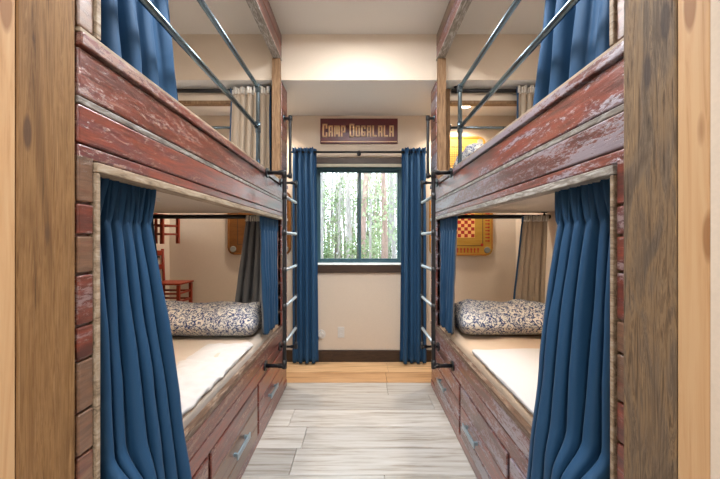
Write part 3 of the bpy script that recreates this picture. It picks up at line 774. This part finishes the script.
board(1.08, 2.13, .52, M['gb_yellow'], 'yellow gridded game board on the wall behind the right upper bunk', checker=False, grid=True)
board(-1.055, 1.475, .67, M['gb_brown'], 'plain brown game board on the wall behind the left lower bunk', checker=False, rim=M['gb_brown'])

# ------------------------------------------------------------------ small red chairs hung on the left side wall, facing the room
def chair(zs_, yc, label, sw=.28, leg=.27, dp=.30):
    x0 = XL + .035; x1 = x0 + dp
    t = thing('small_chair', ((x0+x1)/2, yc, zs_ - leg), label, 'chair')
    hw = sw/2
    mb = MB().box(x0 + .01, x1 + .012, yc - hw - .008, yc + hw + .008, zs_ - .018, zs_, .5, .006); mb.build('seat', M['chair'], t)
    for x, y in ((x1 - .012, yc - hw + .015), (x1 - .012, yc + hw - .015)):
        MB().box(x - .014, x + .014, y - .014, y + .014, zs_ - leg, zs_ - .019, .4, .003).build('leg', M['chair'], t)
    for y in (yc - hw + .015, yc + hw - .015):
        MB().tube([(x0, y, zs_ - leg), (x0 - .0, y, zs_ - .02), (x0 - .012, y, zs_ + .32)], .014, n=8, rad=.02).build('leg', M['chair'], t)
    for z in (zs_ - .10, zs_ - .18):
        g = MB()
        for y in (yc - hw + .015, yc + hw - .015): g.box(x0 + .01, x1 - .027, y - .008, y + .008, z - .009, z + .009, .4, .002)
        g.box(x1 - .020, x1 - .004, yc - hw + .030, yc + hw - .030, z - .009, z + .009, .4, .002)
        g.build('stretcher', M['chair'], t)
    for z in (zs_ + .14, zs_ + .28):
        MB().box(x0 - .018, x0 - .002, yc - hw + .03, yc + hw - .03, z - .026, z + .026, .5, .004).build('back_slat', M['chair'], t)
    g = MB().cyl((XL + .0005, yc, zs_ + .245), (x0 + .03, yc, zs_ + .245), .007); g.cyl((XL + .0005, yc, zs_ + .245), (XL + .008, yc, zs_ + .245), .02)
    tag(g.build('wall_peg', M['rod']), 'black peg in the left wall holding the ' + ('lower' if zs_ < 1.2 else 'upper') + ' small red chair', 'peg')
chair(.885, 3.145, 'small red wooden chair hung on the wall corner just above the left lower bunk pillow', sw=.25, dp=.285)
chair(1.53, 3.005, 'small red wooden chair hung highest, its legs just below the black rod', dp=.225)

# ------------------------------------------------------------------ ceiling lights
for s, sd in ((-1, 'left'), (1, 'right')):
    t = thing('ceiling_light', (s*1.05, 3.14, ZS), 'small round recessed ceiling light beyond the %s upper bunk' % sd, 'ceiling light')
    MB().cyl((s*1.05, 3.14, ZS - .0005), (s*1.05, 3.14, ZS - .010), .062, .055, n=28).build('rim', M['white'], t)
    MB().cyl((s*1.05, 3.14, ZS - .0102), (s*1.05, 3.14, ZS - .014), .045, n=28).build('lens', M['lamp'], t)
    t = thing('bunk_light', (s*1.2, 1.75, 1.533), 'flat square light under the deck of the %s upper bunk' % sd, 'light')
    MB().box(s*1.2-.07, s*1.2+.07, 1.68, 1.82, 1.515, 1.534, .5, .003).build('housing', M['white'], t)
    t = thing('bunk_light', (s*1.25, 1.5, ZC), 'flat square light on the ceiling over the %s upper bunk' % sd, 'light')
    MB().box(s*1.25-.11, s*1.25+.11, 1.39, 1.61, 2.965, ZC - .0005, .5, .003).build('housing', M['white'], t)
for (y, z, q, nm) in ((1.15, ZC, .27, 'large square ceiling light over the aisle nearest the doorway'), (2.05, ZC, .17, 'small square ceiling light over the aisle near the soffit'), (-1.0, 2.6, .37, 'square housing of the added fill light in the unseen hall')):  # the hall housing is added to carry the unseen fill lamp
    t = thing('ceiling_light', (0, y, z), nm, 'ceiling light')
    MB().box(-q, q, y-q, y+q, z-.034, z-.0005, .5, .004).build('housing', M['white'], t)

# ------------------------------------------------------------------ outside
struct('ground', MB().box(-25, 25, YB + T, 40, -.6, -.5), M['earth'])
rn = random.Random(11)
def leafball(mb, c, r, n, size, rnd, sc=(1, 1, 1)):
    for _ in range(n):
        d = Vector((rnd.gauss(0, 1), rnd.gauss(0, 1), rnd.gauss(0, 1))).normalized() * (r * rnd.random() ** .5)
        p = Vector(c) + Vector((d.x*sc[0], d.y*sc[1], d.z*sc[2]))
        a = Vector((rnd.gauss(0,1), rnd.gauss(0,1), rnd.gauss(0,1))).normalized(); b_ = a.orthogonal().normalized()
        s_ = size * (.6 + rnd.random() * .8)
        vs = [mb.bm.verts.new(p + a*s_), mb.bm.verts.new(p + b_*s_*.5), mb.bm.verts.new(p - a*s_), mb.bm.verts.new(p - b_*s_*.5)]
        mb.bm.faces.new(vs)
spots = []
tries = 0
while len(spots) < 34 and tries < 4000:
    tries += 1
    d = 6.5 + rn.random() * 13; x = (rn.random() - .5) * d * .62
    if all((x - a)**2 + (d - b_)**2 > 1.25**2 for a, b_ in spots): spots.append((x, d))
for i, (x, d) in enumerate(spots):
    pale = i % 3 != 2
    r0 = .03 + rn.random() * .06; lean = rn.gauss(0, .10)
    t = thing('forest_tree', (x, d, -.5), ('slender pale-barked tree in the woods outside the window' if pale else 'slender reddish-barked tree in the woods outside the window'), 'tree',
              'pale trees outside the window' if pale else 'reddish trees outside the window')
    pts = [(x, d, -.5), (x + lean*.3 + rn.gauss(0,.03), d, 1.5), (x + lean*.7 + rn.gauss(0,.03), d, 3.5), (x + lean, d, 5.6)]
    tr = MB().tube(pts, [r0, r0*.95, r0*.8, r0*.6, r0*.5], n=8, rad=.4)
    bm_ = M['barkw'] if pale else M['barkr']
    tr.build('trunk', bm_, t)
    for k in range(5):
        z = .8 + k * .9 + rn.random() * .5; q = rn.random() * 6.28; L_ = .3 + rn.random() * .3
        fx_ = x + lean * (z + .5) / 6.1
        MB().tube([(fx_, d, z), (fx_ + math.cos(q)*L_*.5, d + math.sin(q)*L_*.5, z + .35), (fx_ + math.cos(q)*L_, d + math.sin(q)*L_, z + .9)], [.012, .008, .005], n=6).build('branch', bm_, t)
    cr = MB()
    for k in range(5): leafball(cr, (x + lean * .6 + rn.gauss(0, .12), d + rn.gauss(0, .12), 1.2 + k * .9 + rn.random() * .5), .42, 60 if i % 2 else 22, .05, rn, (1, 1, 1.3))
    cr.build('foliage', M['leafp'] if i % 3 else M['leaf'], t)
for i in range(22):
    for _ in range(200):
        d = 6.0 + rn.random() * 11; x = -d * .30 + d * .60 * rn.random()
        if all((x - a)**2 + (d - b_)**2 > .85**2 for a, b_ in spots): break
    spots.append((x, d))
    c = MB(); h = .8 + rn.random() * 1.6
    for k in range(6): leafball(c, (x + rn.gauss(0, .10), d + rn.gauss(0, .10), -.3 + h * k / 5), .36, 130, .05, rn)
    t = thing('forest_shrub', (x, d, -.5), 'leafy green undergrowth shrub in the woods outside the window', 'shrub', 'shrubs outside the window')
    c.build('foliage', M['leaf'] if rn.random() < .5 else M['leafp'], t)
    MB().tube([(x, d, -.5), (x + .05, d, 0), (x, d, .5)], [.02, .015, .01], n=6).build('stem', M['barkr'], t)
# the far woods, uncountable
bk = MB()
for i in range(190):
    x = -10 + 20 * rn.random(); d = 22 + rn.random() * 6; r0 = .03 + rn.random() * .07
    bk.cyl((x, d, -.5), (x + rn.gauss(0, .3), d, 7), r0, r0 * .6, n=6)
o = bk.build('distant_trunks', M['barkw']); tag(o, 'hazy mass of bare trunks far back in the woods', 'woods', kind='stuff')
bk = MB()
for i in range(170): leafball(bk, (-9 + 18 * rn.random(), 21 + rn.random() * 6, rn.random() * 5.5), 1.1, 110, .10, rn)
o = bk.build('distant_foliage', M['leafp']); tag(o, 'scattered pale leaves far back in the woods', 'woods', kind='stuff')
